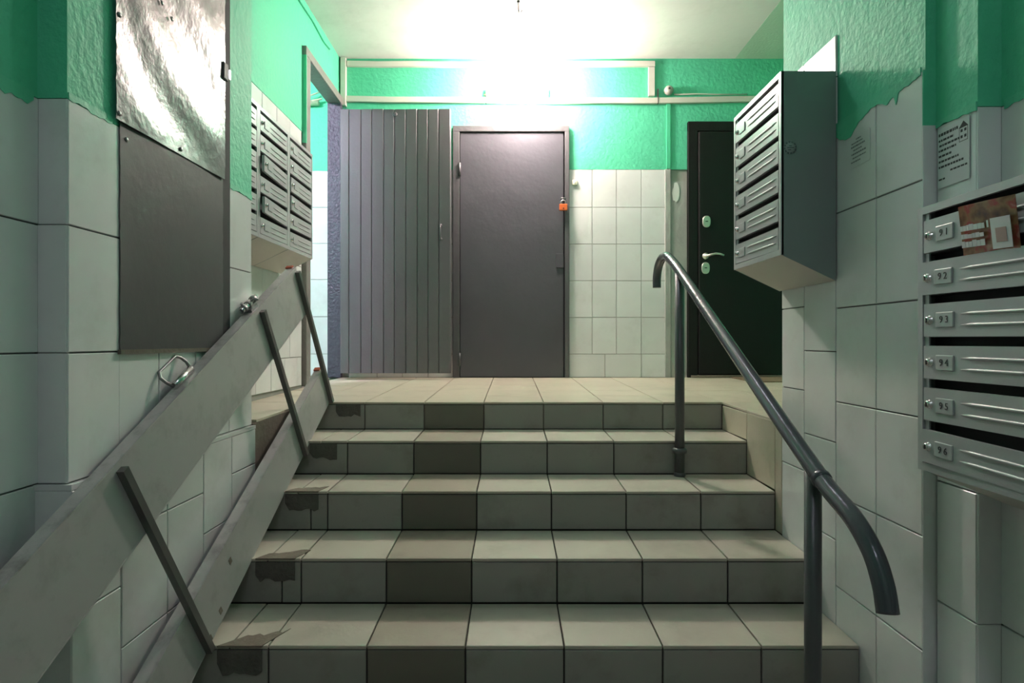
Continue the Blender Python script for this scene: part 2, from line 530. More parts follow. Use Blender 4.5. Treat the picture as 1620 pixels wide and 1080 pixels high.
# ragged paint edge over the tile tops
def paint_edge_x(parent, x, facing, y0, y1, ztop, amp, drips=(), seed=0, rise=0.012):
    rnd = random.Random(seed)
    n = 90
    lo = []
    ph = [rnd.uniform(0, 6.28) for _ in range(4)]
    for k in range(n + 1):
        y = y0 + (y1 - y0) * k / n
        z = ztop - amp * (0.5 + 0.25 * math.sin(38 * y + ph[0]) + 0.15 * math.sin(91 * y + ph[1]) + 0.1 * math.sin(207 * y + ph[2]))
        for dy, dl, dw in drips:
            z -= dl * math.exp(-((y - dy) / dw) ** 2)
        lo.append((y, C + z))
    poly = lo + [(y1, C + ztop + rise), (y0, C + ztop + rise)]
    xa, xb = (x - 0.002, x + 0.002)
    MB().prism(poly, xa, xb, 0).build('paint_edge', M['green_edge'], parent)['label'] = 'ragged lower edge of the green paint'
paint_edge_x(wall_left, -1.046, 1, 1.396, 1.55, 0.575, 0.012, seed=1)
paint_edge_x(wall_left, -1.046, 1, 2.195, 2.38, 0.575, 0.010, seed=2)
paint_edge_x(wall_left, -1.116, 1, 0.6, 1.38, 0.57, 0.03, seed=3)

# ------------------------------------------------------------------ right pillar wall
wr = MB()
wr.box(1.075 + TT, 2.45, 1.552, 1.98, 0, C + 0.71, 0)
wr.box(1.0755, 1.2, 1.5495, 1.552, 0, C + 0.565, 2)
wr.box(1.0755, 1.2, 1.5495, 1.552, C + 0.565, C + 0.71, 1)
wr.box(1.075 + TT, 2.45, 1.98, 2.36, 0, C + 1.02, 0)
wr.box(1.082, 2.45, 1.55, 1.98, C + 0.71, CEIL, 1)
wr.box(1.082, 2.45, 1.98, 2.36, C + 1.02, CEIL, 1)
wr.box(1.108 + TT, 2.45, 1.41 + TT, 1.55, 0, C + 0.56, 0)
wr.box(1.109, 2.45, 1.41, 1.55, C + 0.56, CEIL, 1)
wr.box(1.165 + TT, 1.7, -1.6, 1.42, 0, C + 0.56, 0)
wr.box(1.166, 1.7, -1.6, 1.42, C + 0.56, CEIL, 1)
wall_right = struct(wr, 'wall_right', [M['grout'], M['green'], M['white_tile']],
                    'white tiled green topped wall on the right of the steps', 'wall')
Z1 = [0.71, 0.424, 0.11, -0.20, -0.51, -0.81, -1.12, -1.265]
ZB = [1.02, 0.88, 0.58, 0.27, -0.034, -0.336, -0.66, -0.95]
ZA = [1.02, 0.735, 0.43, 0.128, -0.18, -0.476, -0.79]
wall_x(wall_right, 1.075, -1, [1.55, 1.75, 1.967, 2.18, 2.36], [Z1, Z1, ZB, ZA], M['white_tile'], t=0.012)
ZN = [0.56, 0.26, -0.05, -0.362, -0.674, -0.985, -1.265]
wall_x(wall_right, 1.108, -1, [1.412, 1.546], ZN, M['white_tile'])
wall_y(wall_right, 1.41, [1.109, 1.167], ZN, M['white_tile'], gap=0.001)
wall_x(wall_right, 1.165, -1, [1.4135, 1.2, 1.0, 0.8, 0.6, 0.4], ZN, M['white_tile'])
paint_edge_x(wall_right, 1.0745, -1, 1.556, 1.966, 0.70, 0.012, drips=((1.655, 0.03, 0.006), (1.70, 0.018, 0.02), (1.9, 0.05, 0.06)), seed=4, rise=0.02)
paint_edge_x(wall_right, 1.1075, -1, 1.412, 1.546, 0.56, 0.010, seed=5)
paint_edge_x(wall_right, 1.165, -1, 0.7, 1.40, 0.56, 0.014, seed=6)

# ------------------------------------------------------------------ landing walls
ROWS = [1.35, 1.052, 0.764, 0.476, 0.1886, -0.099, -0.282]
wb = MB()
wb.box(-1.43, 2.55, BACK + TT, 4.90, 0, C + 1.35, 0)
wb.box(-1.43, 2.55, BACK, 4.90, C + 1.35, CEIL, 1)
wall_back = struct(wb, 'wall_back', [M['grout_light'], M['green']], 'green back wall of the landing with white tiles below', 'wall')
wall_y(wall_back, BACK, [0.448, 0.63, 0.82, 1.015, 1.205], ROWS[:-1], M['white_tile'])
wall_y(wall_back, BACK, [0.448, 0.73, 1.017, 1.205], ROWS[-2:], M['white_tile'])
wall_y(wall_back, BACK, [-1.28, -1.06, -0.86, -0.66, -0.463], ROWS, M['white_tile'])
# bare plaster strip between the tiles and the black door
MB().box(1.245, 1.372, BACK - 0.004, BACK + 0.012, zland(BACK), C + 1.255).build('plaster_strip', M['plaster'], wall_back)['label'] = 'bare grey plaster strip beside the black door'
MB().box(1.20, 1.245, BACK - 0.012, BACK + 0.012, zland(BACK), C + 1.35, 0, 0.004).build('corner_bead', M['plaster'], wall_back)
rnd = random.Random(5)
pp = []
for k in range(16):
    t = 2 * math.pi * k / 16
    r = 1 + 0.15 * rnd.uniform(-1, 1)
    pp.append((1.285 + 0.027 * r * math.cos(t), C + 1.165 + 0.075 * r * math.sin(t)))
MB().prism(pp, BACK - 0.007, BACK, 1).build('putty_patch', M['white_putty'], wall_back)['label'] = 'white putty patch on the bare plaster'

FZ = C + 1.90                     # top of the doorway frame in the left landing wall
wll = MB()
def seg(y0, y1, z0, z1):
    if z0 < C + 1.35:
        wll.box(-1.43, -1.35 - TT, y0, y1, z0, min(z1, C + 1.35), 0)
    if z1 > C + 1.35:
        wll.box(-1.43, -1.35, y0, y1, max(z0, C + 1.35), z1, 1)
seg(2.38, 3.82, 0, CEIL)
seg(3.82, 4.63, FZ, CEIL)
seg(4.63, BACK, 0, CEIL)
wall_ll = struct(wll, 'wall_landing_left', [M['grout_light'], M['green']], 'green and white tiled left wall of the landing with a doorway', 'wall')
cols = [2.40, 2.6, 2.8, 3.0, 3.2, 3.4, 3.6, 3.80]
wall_x(wall_ll, -1.35, 1, cols, ROWS[:-1], M['white_tile'])
wall_x(wall_ll, -1.35, 1, [2.40, 2.52, 2.72, 2.92, 3.12, 3.32, 3.52, 3.72, 3.80], ROWS[-2:], M['white_tile'])
wlr = MB().box(2.45, 2.6, 2.36, 4.9, 0, CEIL)
struct(wlr, 'wall_landing_right', [M['green']], 'plain green right wall of the landing behind the pillar', 'wall')

ce = MB()
ce.box(-3.2, 1.75, -1.6, 5.0, CEIL, CEIL + 0.15, 0)
ce.box(1.75, 2.6, -1.6, 5.0, CEIL - 0.001, CEIL + 0.15, 1)  # right strip: a difference in ceiling shade put into pale green colour
struct(ce, 'ceiling', [M['ceiling'], M['pale_green_shade']], 'whitewashed ceiling above the landing with a right strip of shade coloured pale green', 'ceiling')
rear = MB().box(-1.7, 1.7, -1.75, -1.6, 0, CEIL)
struct(rear, 'wall_rear', [M['plain']], 'plain lobby wall behind the viewer', 'wall')

# side corridor seen through the doorway
cor = MB()
cor.box(-3.2, -1.43, 4.85 + TT, 5.0, 0, C + 1.397, 0)
cor.box(-3.2, -1.43, 4.85, 5.0, C + 1.397, CEIL, 1)
cor.box(-3.3, -3.2, 2.2, 5.0, 0, CEIL, 1)
cor.box(-3.2, -1.62, 2.2, 2.38, 0, CEIL, 1)
wall_cor = struct(cor, 'wall_corridor', [M['grout_light'], M['green']], 'tiled green wall of the side corridor beyond the doorway', 'wall')
wall_y(wall_cor, 4.85, [-2.3, -2.1, -1.9, -1.7, -1.5, -1.432], [1.397, 1.097, 0.802, 0.507, 0.202, -0.103, -0.28], M['white_tile'])
cf = MB().box(-3.2, -1.43, 2.38, 4.86, 0, C - 0.29)
struct(cf, 'floor_corridor', [M['floor_tile']], 'beige corridor floor beyond the doorway', 'floor')

# ------------------------------------------------------------------ door 1: open ribbed door and its frame in the left wall
d1 = empty('door_1', (-1.30, 4.44, zland(4.44)))
tag(d1, 'grey ribbed board door standing open against the back wall', 'door', kind='structure')
def into(parent, mb, name, mats, label=None):
    """build with world coordinates, then hang under a parent that only has a location"""
    off = Vector(parent.matrix_basis.translation)
    mb.v = [tuple(Vector(p) - off) for p in mb.v]
    o = mb.build(name, mats, parent)
    if label:
        o['label'] = label
    return o
px = [538, 552, 571, 588, 607, 624, 642, 660, 677, 694, 713]
YD = 4.42
ZD0, ZD1 = C - 0.238, C + 1.736
bx = [(p - 810) * YD / 937 for p in px]
into(d1, MB().box(bx[0], bx[-1], YD + 0.014, YD + 0.04, ZD0, ZD1 - 0.004), 'door_panel', M['board_grey'])
for a, b in zip(bx[:-1], bx[1:]):
    mb = MB()
    g = 0.0045
    mb.prism([(a + 0.0012, YD + 0.016), (a + 0.0012, YD + g), (a + g + 0.0012, YD), (b - g - 0.0012, YD), (b - 0.0012, YD + g), (b - 0.0012, YD + 0.016)],
             ZD0 + random.uniform(0, 0.006), ZD1 - random.uniform(0, 0.005), 2)
    into(d1, mb, 'board', M['board_grey'])
hx = (697 - 810) * YD / 937
hz = C + (540 - 368) * YD / 937
hd = MB().tube([(hx, YD + 0.001, hz + 0.055), (hx, YD - 0.018, hz + 0.048), (hx, YD - 0.018, hz - 0.040), (hx, YD + 0.001, hz - 0.046)], 0.0055, 8)
hd.lathe([(0.013, 0), (0.012, 0.004)], (hx, YD + 0.001, hz + 0.055), (0, -1, 0), 12).lathe([(0.013, 0), (0.012, 0.004)], (hx, YD + 0.001, hz - 0.048), (0, -1, 0), 12)
into(d1, hd, 'handle', M['board_grey'])
ex = (625 - 810) * YD / 937
into(d1, MB().lathe([(0.018, 0), (0.017, 0.006), (0.008, 0.007)], (ex, YD + 0.001, C + (540 - 181) * YD / 937), (0, -1, 0), 14), 'peephole_plug', M['frame_grey'])
f1 = MB()
into(d1, MB().box(-1.43, -1.325, 3.82, 3.90, C - 0.29, FZ, 0, 0.004), 'jamb', M['frame_wood'])
into(d1, MB().box(-1.43, -1.325, 4.585, 4.635, C - 0.28, FZ, 0, 0.004), 'jamb', M['frame_lilac_lit'], 'jamb with blistered grey paint, purple corridor light in its colour')
into(d1, MB().box(-1.43, -1.322, 3.81, 4.64, FZ - 0.055, FZ + 0.005, 0, 0.004), 'frame_head', M['frame_wood'])
into(d1, MB().box(-1.352, -1.323, 3.812, 3.8205, C + 1.28, FZ - 0.01), 'paint_strip', M['green_edge'], 'green painted edge of the frame')
for z in (C + 0.05, C + 1.35):
    into(d1, MB().tube([(-1.30, YD + 0.055, z - 0.05), (-1.30, YD + 0.055, z + 0.05)], 0.011, 10), 'hinge', M['frame_lilac_lit'])
into(d1, MB().box(-1.315, -1.27, YD + 0.02, YD + 0.17, C - 0.2, C + 1.7), 'hinge_board', M['frame_lilac_lit'], 'blistered board between jamb and open leaf')
for x in ((540 - 810) * YD / 937 + 0.02, (660 - 810) * YD / 937):
    pass

# ------------------------------------------------------------------ door 2: closed grey sheet metal door
d2 = empty('door_2', (0, BACK, zland(BACK)))
tag(d2, 'closed dark grey sheet metal door with an orange padlock', 'door', kind='structure')
x0, x1, zt, z0 = -0.4615, 0.4466, C + 1.682, zland(BACK) + 0.001
into(d2, MB().box(x0, x0 + 0.052, BACK - 0.035, BACK + 0.01, z0, zt, 0, 0.003), 'jamb', M['frame_grey'])
into(d2, MB().box(x1 - 0.034, x1, BACK - 0.035, BACK + 0.01, z0, zt, 0, 0.003), 'jamb', M['frame_grey'])
into(d2, MB().box(x0, x1, BACK - 0.036, BACK + 0.01, zt - 0.046, zt, 0, 0.003), 'frame_head', M['frame_grey'])
leaf = MB()
nx, nz = 14, 30
lx0, lx1, lz0, lz1 = x0 + 0.058, x1 - 0.046, z0 + 0.006, zt - 0.052
rnd = random.Random(11)
dents = [(rnd.uniform(lx0, lx1), rnd.uniform(lz0, lz1), rnd.uniform(0.05, 0.16), rnd.uniform(-0.004, 0.002)) for _ in range(14)]
vs = []
for j in range(nz + 1):
    for i in range(nx + 1):
        x = lx0 + (lx1 - lx0) * i / nx
        z = lz0 + (lz1 - lz0) * j / nz
        d = sum(a * math.exp(-((x - cx) ** 2 + (z - cz) ** 2) / (r * r)) for cx, cz, r, a in dents)
        vs.append((x, BACK - 0.022 - d, z))
fs = [(j * (nx + 1) + i, j * (nx + 1) + i + 1, (j + 1) * (nx + 1) + i + 1, (j + 1) * (nx + 1) + i) for j in range(nz) for i in range(nx)]
leaf.add(vs, fs, 0, True)
leaf.box(lx0, lx1, BACK - 0.017, BACK - 0.002, lz0, lz1)
into(d2, leaf, 'door_panel', M['door_grey'])
into(d2, MB().box(x0 + 0.05, x1 - 0.033, BACK - 0.006, BACK - 0.001, z0, zt - 0.045), 'gap_shade', M['gap'], 'black backing for the shade in the gap around the door leaf')  # black plate paints the shade between leaf and frame
for py in (270, 568):
    z = C + (540 - py) * BACK / 937
    into(d2, MB().tube([(x0 + 0.054, BACK - 0.040, z - 0.05), (x0 + 0.054, BACK - 0.040, z + 0.05)], 0.009, 10), 'hinge', M['frame_grey'])
zp = C + (540 - 413) * BACK / 937
into(d2, MB().box(0.345, 0.402, BACK - 0.032, BACK - 0.02, zp - 0.055, zp + 0.055, 0, 0.002), 'welded_plate', M['door_grey'])
zh = C + (540 - 316) * BACK / 937
into(d2, MB().tube([(0.385, BACK - 0.02, zh), (0.385, BACK - 0.055, zh), (0.405, BACK - 0.055, zh), (0.415, BACK - 0.03, zh)], 0.005, 8), 'staple', M['steel'])

pl = empty('padlock', (0.398, BACK - 0.060, C + (540 - 330) * BACK / 937))
tag(pl, 'orange padlock hanging on the grey sheet metal door', 'padlock')
MB().box(-0.031, 0.031, -0.012, 0.012, -0.028, 0.022, 0, 0.004).build('padlock_body', M['orange'], pl)
MB().tube([(-0.018, 0, 0.018)] + [(-0.018 * math.cos(t * math.pi / 8), 0, 0.034 + 0.018 * math.sin(t * math.pi / 8)) for t in range(9)] + [(0.018, 0, 0.018)], 0.0048, 8).build('shackle', M['steel'], pl)
MB().lathe([(0.005, 0), (0.0045, 0.002)], (0.0, -0.0115, -0.012), (0, -1, 0), 10).build('keyhole', M['gap'], pl)

# ------------------------------------------------------------------ door 3: black upholstered door, half behind the right pillar
d3 = empty('door_3', (1.835, BACK, zland(BACK)))
tag(d3, 'black upholstered entrance door half behind the right pillar', 'door', kind='structure')
x0, x1, zt = 1.375, 2.30, C + 1.717
into(d3, MB().box(x0, x0 + 0.075, BACK - 0.03, BACK + 0.01, z0, zt, 0, 0.004), 'jamb', M['black_door'])
into(d3, MB().box(x1 - 0.075, x1, BACK - 0.03, BACK + 0.01, z0, zt, 0, 0.004), 'jamb', M['black_door'])
into(d3, MB().box(x0, x1, BACK - 0.031, BACK + 0.01, zt - 0.075, zt, 0, 0.004), 'frame_head', M['black_door'])
into(d3, MB().box(x0 + 0.079, x1 - 0.079, BACK - 0.038, BACK + 0.0, z0 + 0.02, zt - 0.079, 0, 0.010), 'door_panel', M['black_door'])
into(d3, MB().box(x0 + 0.02, x1 - 0.02, BACK - 0.05, BACK + 0.0, z0, z0 + 0.018, 0, 0.003), 'threshold', M['mortar'])
def oval(mb, cx, cz, a, b, y, t):
    n = 24
    def ring(s, yy):
        out = []
        for k in range(n):
            ct, st = math.cos(2 * math.pi * k / n), math.sin(2 * math.pi * k / n)
            out.append((cx + s * a * math.copysign(abs(ct) ** 0.8, ct), yy, cz + s * b * math.copysign(abs(st) ** 0.8, st)))
        return out
    v = ring(1, y) + ring(1, y - t * 0.6) + ring(0.85, y - t)
    f = [(i * n + k, i * n + (k + 1) % n, (i + 1) * n + (k + 1) % n, (i + 1) * n + k) for i in range(2) for k in range(n)]
    f.append(tuple(2 * n + k for k in range(n)))
    f.append(tuple(range(n - 1, -1, -1)))
    return mb.add(v, f)
YF3 = BACK - 0.036
for pxl, py in ((1117.5, 350.5), (1116, 424)):
    cx, cz = (pxl - 810) * YF3 / 937, C + (540 - py) * YF3 / 937
    o = into(d3, oval(MB(), cx, cz, 0.032, 0.045, YF3, 0.010), 'escutcheon', M['satin'])
    k = MB().box(cx - 0.010, cx + 0.010, YF3 - 0.0115, YF3 - 0.006, cz - 0.0025, cz + 0.004)
    off = Vector(d3.location)
    k.v = [tuple(Vector(p) - off) for p in k.v]
    k.build('keyhole', M['gap'], o)
cx, cz = (1116 - 810) * YF3 / 937, C + (540 - 405) * YF3 / 937
h = into(d3, MB().lathe([(0.025, 0), (0.025, 0.006), (0.018, 0.012), (0.010, 0.014), (0.010, 0.045)], (cx, YF3, cz), (0, -1, 0), 18), 'handle', M['satin'])
lv = MB().tube([(cx, YF3 - 0.042, cz - 0.004), (cx + 0.03, YF3 - 0.046, cz + 0.006), (cx + 0.065, YF3 - 0.046, cz + 0.013), (cx + 0.10, YF3 - 0.046, cz + 0.010), (cx + 0.128, YF3 - 0.046, cz - 0.001)],
              [0.009, 0.009, 0.0085, 0.008, 0.007], 10)
lv.v = [tuple(Vector(p) - Vector(d3.location)) for p in lv.v]
lv.build('lever', M['satin'], h)

mt = MB()
y0m, y1m = 4.20, 4.585
a = SLOPE
mt.prism([(y0m, zland(y0m) + 0.0005), (y1m, zland(y1m) + 0.0005), (y1m, zland(y1m) + 0.009), (y0m, zland(y0m) + 0.009)], 1.70, 2.25, 0)
tag(mt.build('doormat', M['mat']), 'worn brown doormat in front of the black door', 'doormat')

# ------------------------------------------------------------------ metal sheets on the left pillar
def sheet(name, y0, y1, z0, z1, x, bul, seed, m, ny=22, nz=28, ridge=0.0, thick=0.002):
    rnd = random.Random(seed)
    waves = [(rnd.uniform(y0, y1), rnd.uniform(z0, z1), rnd.uniform(0.10, 0.30), rnd.uniform(-1, 1)) for _ in range(9)]
    def dx(y, z):
        u = (y - y0) / (y1 - y0)
        w = (z - z0) / (z1 - z0)
        e = min(1, 6 * min(u, 1 - u)) * min(1, 8 * w + 0.15)
        return bul * (sum(a * math.exp(-((y - cy) ** 2 + 0.5 * (z - cz) ** 2) / (r * r)) for cy, cz, r, a in waves)) * e + ridge * e * math.cos(2 * math.pi * ((y - 1.61) * 0.45 + (z - 0.80) * 0.89) / 0.30 + math.pi + 0.8 * math.sin(4 * y))
    front, back = [], []
    for j in range(nz + 1):
        for i in range(ny + 1):
            y = y0 + (y1 - y0) * i / ny
            z = z0 + (z1 - z0) * j / nz
            d = dx(y, z)
            yy = y + (rnd.uniform(-0.002, 0.002) if i in (0, ny) else 0)
            front.append((x + d, yy, C + z))
            back.append((x + d - thick, yy, C + z))
    n = len(front)
    fs = []
    q = lambda i, j: j * (ny + 1) + i
    for j in range(nz):
        for i in range(ny):
            fs.append((q(i, j), q(i + 1, j), q(i + 1, j + 1), q(i, j + 1)))
            fs.append((n + q(i, j), n + q(i, j + 1), n + q(i + 1, j + 1), n + q(i + 1, j)))
    mb = MB().add(front + back, fs, 0, True)
    rim = [q(i, 0) for i in range(ny)] + [q(ny, j) for j in range(nz)] + [q(i, nz) for i in range(ny, 0, -1)] + [q(0, j) for j in range(nz, 0, -1)]
    mb.add([front[i] for i in rim] + [back[i] for i in rim], [(k, (k + 1) % len(rim), len(rim) + (k + 1) % len(rim), len(rim) + k) for k in range(len(rim))])
    return mb
panel = empty('metal_cover_panel', (-1.046, 1.85, C - 0.02))
tag(panel, 'large grey sheet metal cover on the left pillar above the ramp', 'metal panel')
into(panel, sheet('a', 1.574, 2.135, -0.022, 0.60, -1.0415, 0.0022, 3, M['sheet_dark']), 'lower_sheet', M['sheet_dark'], 'dull dark grey lower sheet')
into(panel, sheet('b', 1.548, 2.135, 0.583, 1.62, -1.034, 0.0045, 21, M['sheet_bright'], ny=34, nz=60, ridge=0.0055), 'upper_sheet', M['sheet_bright'], 'glossy buckled upper sheet')
into(panel, MB().box(-1.0455, -1.0435, 2.12, 2.192, C - 0.022, C + 1.62), 'recess_shade', M['gap'], 'black strip standing for recess shade along the sheet edge')  # flat black strip paints the shade of a recess
into(panel, MB().box(-1.0455, -1.036, 1.57, 2.17, C - 0.034, C - 0.022), 'bottom_rim', M['concrete'])
for y, z in ((1.56, 0.86), (1.56, 0.60), (1.85, 0.60), (1.75, 1.0), (1.80, 0.98), (1.72, 0.93), (1.60, 0.545), (1.86, 0.545)):
    into(panel, MB().lathe([(0.007, 0), (0.006, 0.003), (0.002, 0.004)], (-1.0345 if z > 0.57 else -1.042, y, C + z), (1, 0, 0), 10), 'screw', M['steel'])
lc = into(panel, MB().box(-1.04, -1.026, 2.112, 2.145, C + 0.94, C + 1.0, 0, 0.003), 'catch', M['sheet_dark'])
k = MB().box(-1.036, -1.024, 2.145, 2.158, C + 0.95, C + 0.985, 0, 0.002)
k.v = [tuple(Vector(p) - Vector(panel.location)) for p in k.v]
k.build('catch_tongue', M['chrome'], lc)

# ------------------------------------------------------------------ mailboxes
H = 0.607
DOOR_H, PITCH = 0.0745, 0.0955
_dg = {}
def number_mesh(s):
    if s not in _dg:
        _dg[s] = text_mesh(' '.join(s), 0.0215, M['ink'])
    return _dg[s]

def unit_meshes(W, D):
    """local frame: x to the viewer's right, y into the wall, z up; origin at the front bottom left corner"""
    drop, t = 0.085, 0.004
    r = {}
    b = MB()
    for xa, xb, mi in ((0, t, 0), (W - t, W, 0)):
        b.prism([(0.0, 0), (D, -drop), (D, H), (0.0, H)], xa, xb, 0, 1)
    b.box(t, W - t, 0.0, D, H - t, H, 0)
    b.prism([(0.002, 0.0), (D, -drop), (D, -drop + t), (0.002, t)], t, W - t, 0, 2)
    b.box(t, W - t, D - t, D, -drop + 0.01, H - t, 3)
    b.box(t, W - t, 0.035, 0.038, 0.0, H - t, 3)
    # front frame
    b.box(0, 0.016, -0.003, 0.006, 0.0, H, 0)
    b.box(W - 0.016, W, -0.003, 0.006, 0.0, H, 0)
    b.box(0.016, W - 0.016, -0.003, 0.006, H - 0.017, H, 0)
    b.box(0.016, W - 0.016, -0.003, 0.006, 0.0, 0.019, 0)
    for k in range(6):
        z = 0.0215 + k * PITCH
        b.box(0.017, 0.030, 0.002, 0.006, z + DOOR_H, z + PITCH, 0)
        b.box(t, W - t, 0.006, 0.036, z - 0.002, z - 0.0005, 3)
    r['cabinet_body'] = b.build('cabinet_body', [M['box'], M['box_side'], M['box_under'], M['box_in']], mesh_only=True)
    w2 = W - 0.040
    dm = MB().box(0, w2, -0.0015, 0.0005, 0, DOOR_H).box(0, w2, 0.0, 0.010, DOOR_H - 0.0015, DOOR_H).box(0, w2, 0.0, 0.010, 0, 0.0015)
    dm.box(0, 0.0015, 0, 0.01, 0, DOOR_H).box(w2 - 0.0015, w2, 0, 0.01, 0, DOOR_H)
    r['door'] = dm.build('door', M['box'], mesh_only=True)
    rb = MB()
    xa, xb = 0.113, w2 - 0.014
    n = 8
    pts = [(xa + (xb - xa) * k / n, -0.001, 0.0) for k in range(n + 1)]
    rb.tube(pts, [0.0012] + [0.0042] * (n - 1) + [0.0012], 8)
    r['rib'] = rb.build('rib', M['box'], mesh_only=True)
    r['number_plate'] = MB().box(0.042, 0.094, -0.0050, -0.001, DOOR_H / 2 - 0.017, DOOR_H / 2 + 0.017, 0, 0.0016).build('number_plate', M['box'], mesh_only=True)
    lk = MB().lathe([(0.0105, -0.001), (0.0105, 0.002), (0.0085, 0.003), (0.0085, 0.007), (0.0072, 0.009)], (0.019, 0, DOOR_H / 2), (0, -1, 0), 16)
    lk.box(0.0177, 0.0203, -0.0105, -0.008, DOOR_H / 2 - 0.005, DOOR_H / 2 + 0.005, 1)
    r['lock'] = lk.build('lock', [M['chrome'], M['gap']], mesh_only=True)
    return r

_um = {}
def mailbox(loc, rz, W, D, label, numbers=None, tilts=None, group='wall mounted mailbox units'):
    key = (W, D)
    if key not in _um:
        _um[key] = unit_meshes(W, D)
    r = _um[key]
    u = empty('mailbox_unit', loc, rz)
    tag(u, label, 'mailbox', group)
    link('cabinet_body', r['cabinet_body'], u)
    for k in range(6):
        z = 0.0215 + (5 - k) * PITCH
        d = link('door', r['door'], u)
        d.location = (0.020, -0.0015, z)
        tl = (tilts or {}).get(k)
        rnd = random.Random(k * 7 + int(loc[1] * 100))
        d.rotation_euler = (0, rnd.uniform(-0.006, 0.006), 0)
        if tl:
            w2 = W - 0.04
            d.rotation_euler = (0, tl[1], tl[0])
            d.location = (0.020 + w2 * (1 - math.cos(tl[0])), -0.0015 - w2 * math.sin(tl[0]), z)
        link('lock', r['lock'], d)
        link('number_plate', r['number_plate'], d)
        for zz in (0.0245, 0.0485):
            o = link('rib', r['rib'], d)
            o.location = (0, 0, zz)
        if numbers:
            t = link('number', number_mesh(numbers[k]), d)
            t.location = (0.068, -0.0055, DOOR_H / 2)
            t.rotation_euler = (math.pi / 2, 0, 0)
    return u

XMB = -1.163
for i, (ya, lab, tl) in enumerate(((3.078, 'grey six door mailbox unit nearest the doorway on the left landing wall', {3: (0.02, 0.02), 2: (0.018, 0.0)}),
                                   (2.712, 'grey six door mailbox unit in the middle of three beside the doorway', {2: (0.055, 0.01), 4: (0.06, 0.01)}),
                                   (2.384, 'grey mailbox unit mostly hidden behind the left pillar edge', None))):
    Wd = 0.366 if i < 2 else 0.326
    mailbox((XMB, ya, C + 0.478), math.pi / 2, Wd, 0.1785, lab, None, tl)
mid = mailbox((0.891, 2.37, C + 0.286), -math.pi / 2, 0.414, 0.179, 'grey mailbox unit hung on the far end of the right pillar')
near = mailbox((0.952, 1.385, C - 0.297), -math.pi / 2, 0.40, 0.209, 'grey mailbox unit with doors numbered 91 to 96 on the right wall',
               ['91', '92', '93', '94', '95', '96'], {1: (0.012, 0.012), 5: (0.012, 0.022)})
# seal sticker on the near flank of the middle right unit
st = MB()
YS = 1.956
cx, cz = (1250 - 810) * YS / 937, C + (540 - 233.5) * YS / 937
st.lathe([(0.0222, 0.0), (0.0222, 0.0006)], (cx, YS, cz), (0, -1, 0), 28)
sto = tag(st.build('seal_sticker', M['sticker']), 'small round grey seal sticker on the mailbox flank', 'sticker')
rg = MB()
n = 36
for k in range(n):
    if k % 3 == 2:
        continue
    t0, t1 = 2 * math.pi * k / n, 2 * math.pi * (k + 0.8) / n
    v = [(cx + r * math.cos(t), YS - 0.0009, cz + r * math.sin(t)) for r, t in ((0.0165, t0), (0.0215, t0), (0.0215, t1), (0.0165, t1))]
    rg.add(v, [(0, 1, 2, 3)])
for wz, wa, wb_ in ((0.006, -0.004, 0.005), (0.0, -0.010, 0.012), (-0.007, -0.007, 0.003)):
    rg.box(cx + wa, cx + wb_, YS - 0.0010, YS - 0.0005, cz + wz - 0.0014, cz + wz + 0.0014)
rg.build('printed_ring', M['sticker_ring'], sto)['kind'] = 'stuff'

# ------------------------------------------------------------------ paper notices
def notice(name, x, y0, y1, z0, z1, label, paper, lines, extra=None, skew=0.0):
    """a sheet on a wall that looks along -X; y1 is the far (viewer's left) edge"""
    nb = MB().box(x - 0.0006, x, y0, y1, z0, z1)
    o = tag(nb.build(name, paper), label, 'notice')
    return o
def bars(parent, x, y_left, z_top, rows, m, seed, skew=0.0):
    rnd = random.Random(seed)
    mb = MB()
    for dz, start, length, hh in rows:
        u = start
        while u < start + length:
            ww = min(rnd.uniform(0.004, 0.012), start + length - u)
            ya = y_left - u
            z = z_top - dz - skew * u
            v = [(x, ya, z), (x, ya - ww, z - skew * ww), (x, ya - ww, z - hh - skew * ww), (x, ya, z - hh)]
            mb.add(v, [(0, 1, 2, 3)])
            u += ww + 0.0018
    o = mb.build('printed_lines', m, parent)
    o['kind'] = 'stuff'
    return o

# sheet with a house emblem on the recessed tile column
no = notice('paper_notice', 1.1062, 1.432, 1.538, C + 0.395, C + 0.548, '', M['paper'], None)
tag(no, 'white printed paper notice with a house emblem on the right tiles', 'notice', 'notices on the right wall')
bars(no, 1.1053, 1.534, C + 0.545, [(0.010, 0, 0.066, 0.0075), (0.026, 0, 0.052, 0.0055), (0.039, 0.002, 0.068, 0.0055), (0.052, 0, 0.060, 0.0055), (0.066, 0, 0.044, 0.0055),
                                     (0.080, 0, 0.070, 0.0055), (0.094, 0, 0.084, 0.0055), (0.110, 0.04, 0.056, 0.0045), (0.126, 0, 0.022, 0.0045)], M['ink'], 3)
eb = MB()
cy, cz = 1.450, C + 0.515
xx = 1.1052
eb.add([(xx, cy + 0.0155, cz + 0.010), (xx, cy, cz + 0.026), (xx, cy - 0.0155, cz + 0.010)], [(0, 1, 2)])
def q4(y0, y1, za, zb):
    eb.add([(xx, y0, za), (xx, y1, za), (xx, y1, zb), (xx, y0, zb)], [(0, 1, 2, 3)])
q4(cy + 0.014, cy + 0.0125, cz - 0.022, cz + 0.011); q4(cy - 0.0125, cy - 0.014, cz - 0.022, cz + 0.011); q4(cy + 0.014, cy - 0.014, cz - 0.0235, cz - 0.022)
for sy in (0.006, -0.006):
    for sz in (0.003, -0.012):
        q4(cy + sy + 0.0035, cy + sy - 0.0035, cz + sz - 0.0035, cz + sz + 0.0035)
eb.build('house_emblem', M['ink'], no)
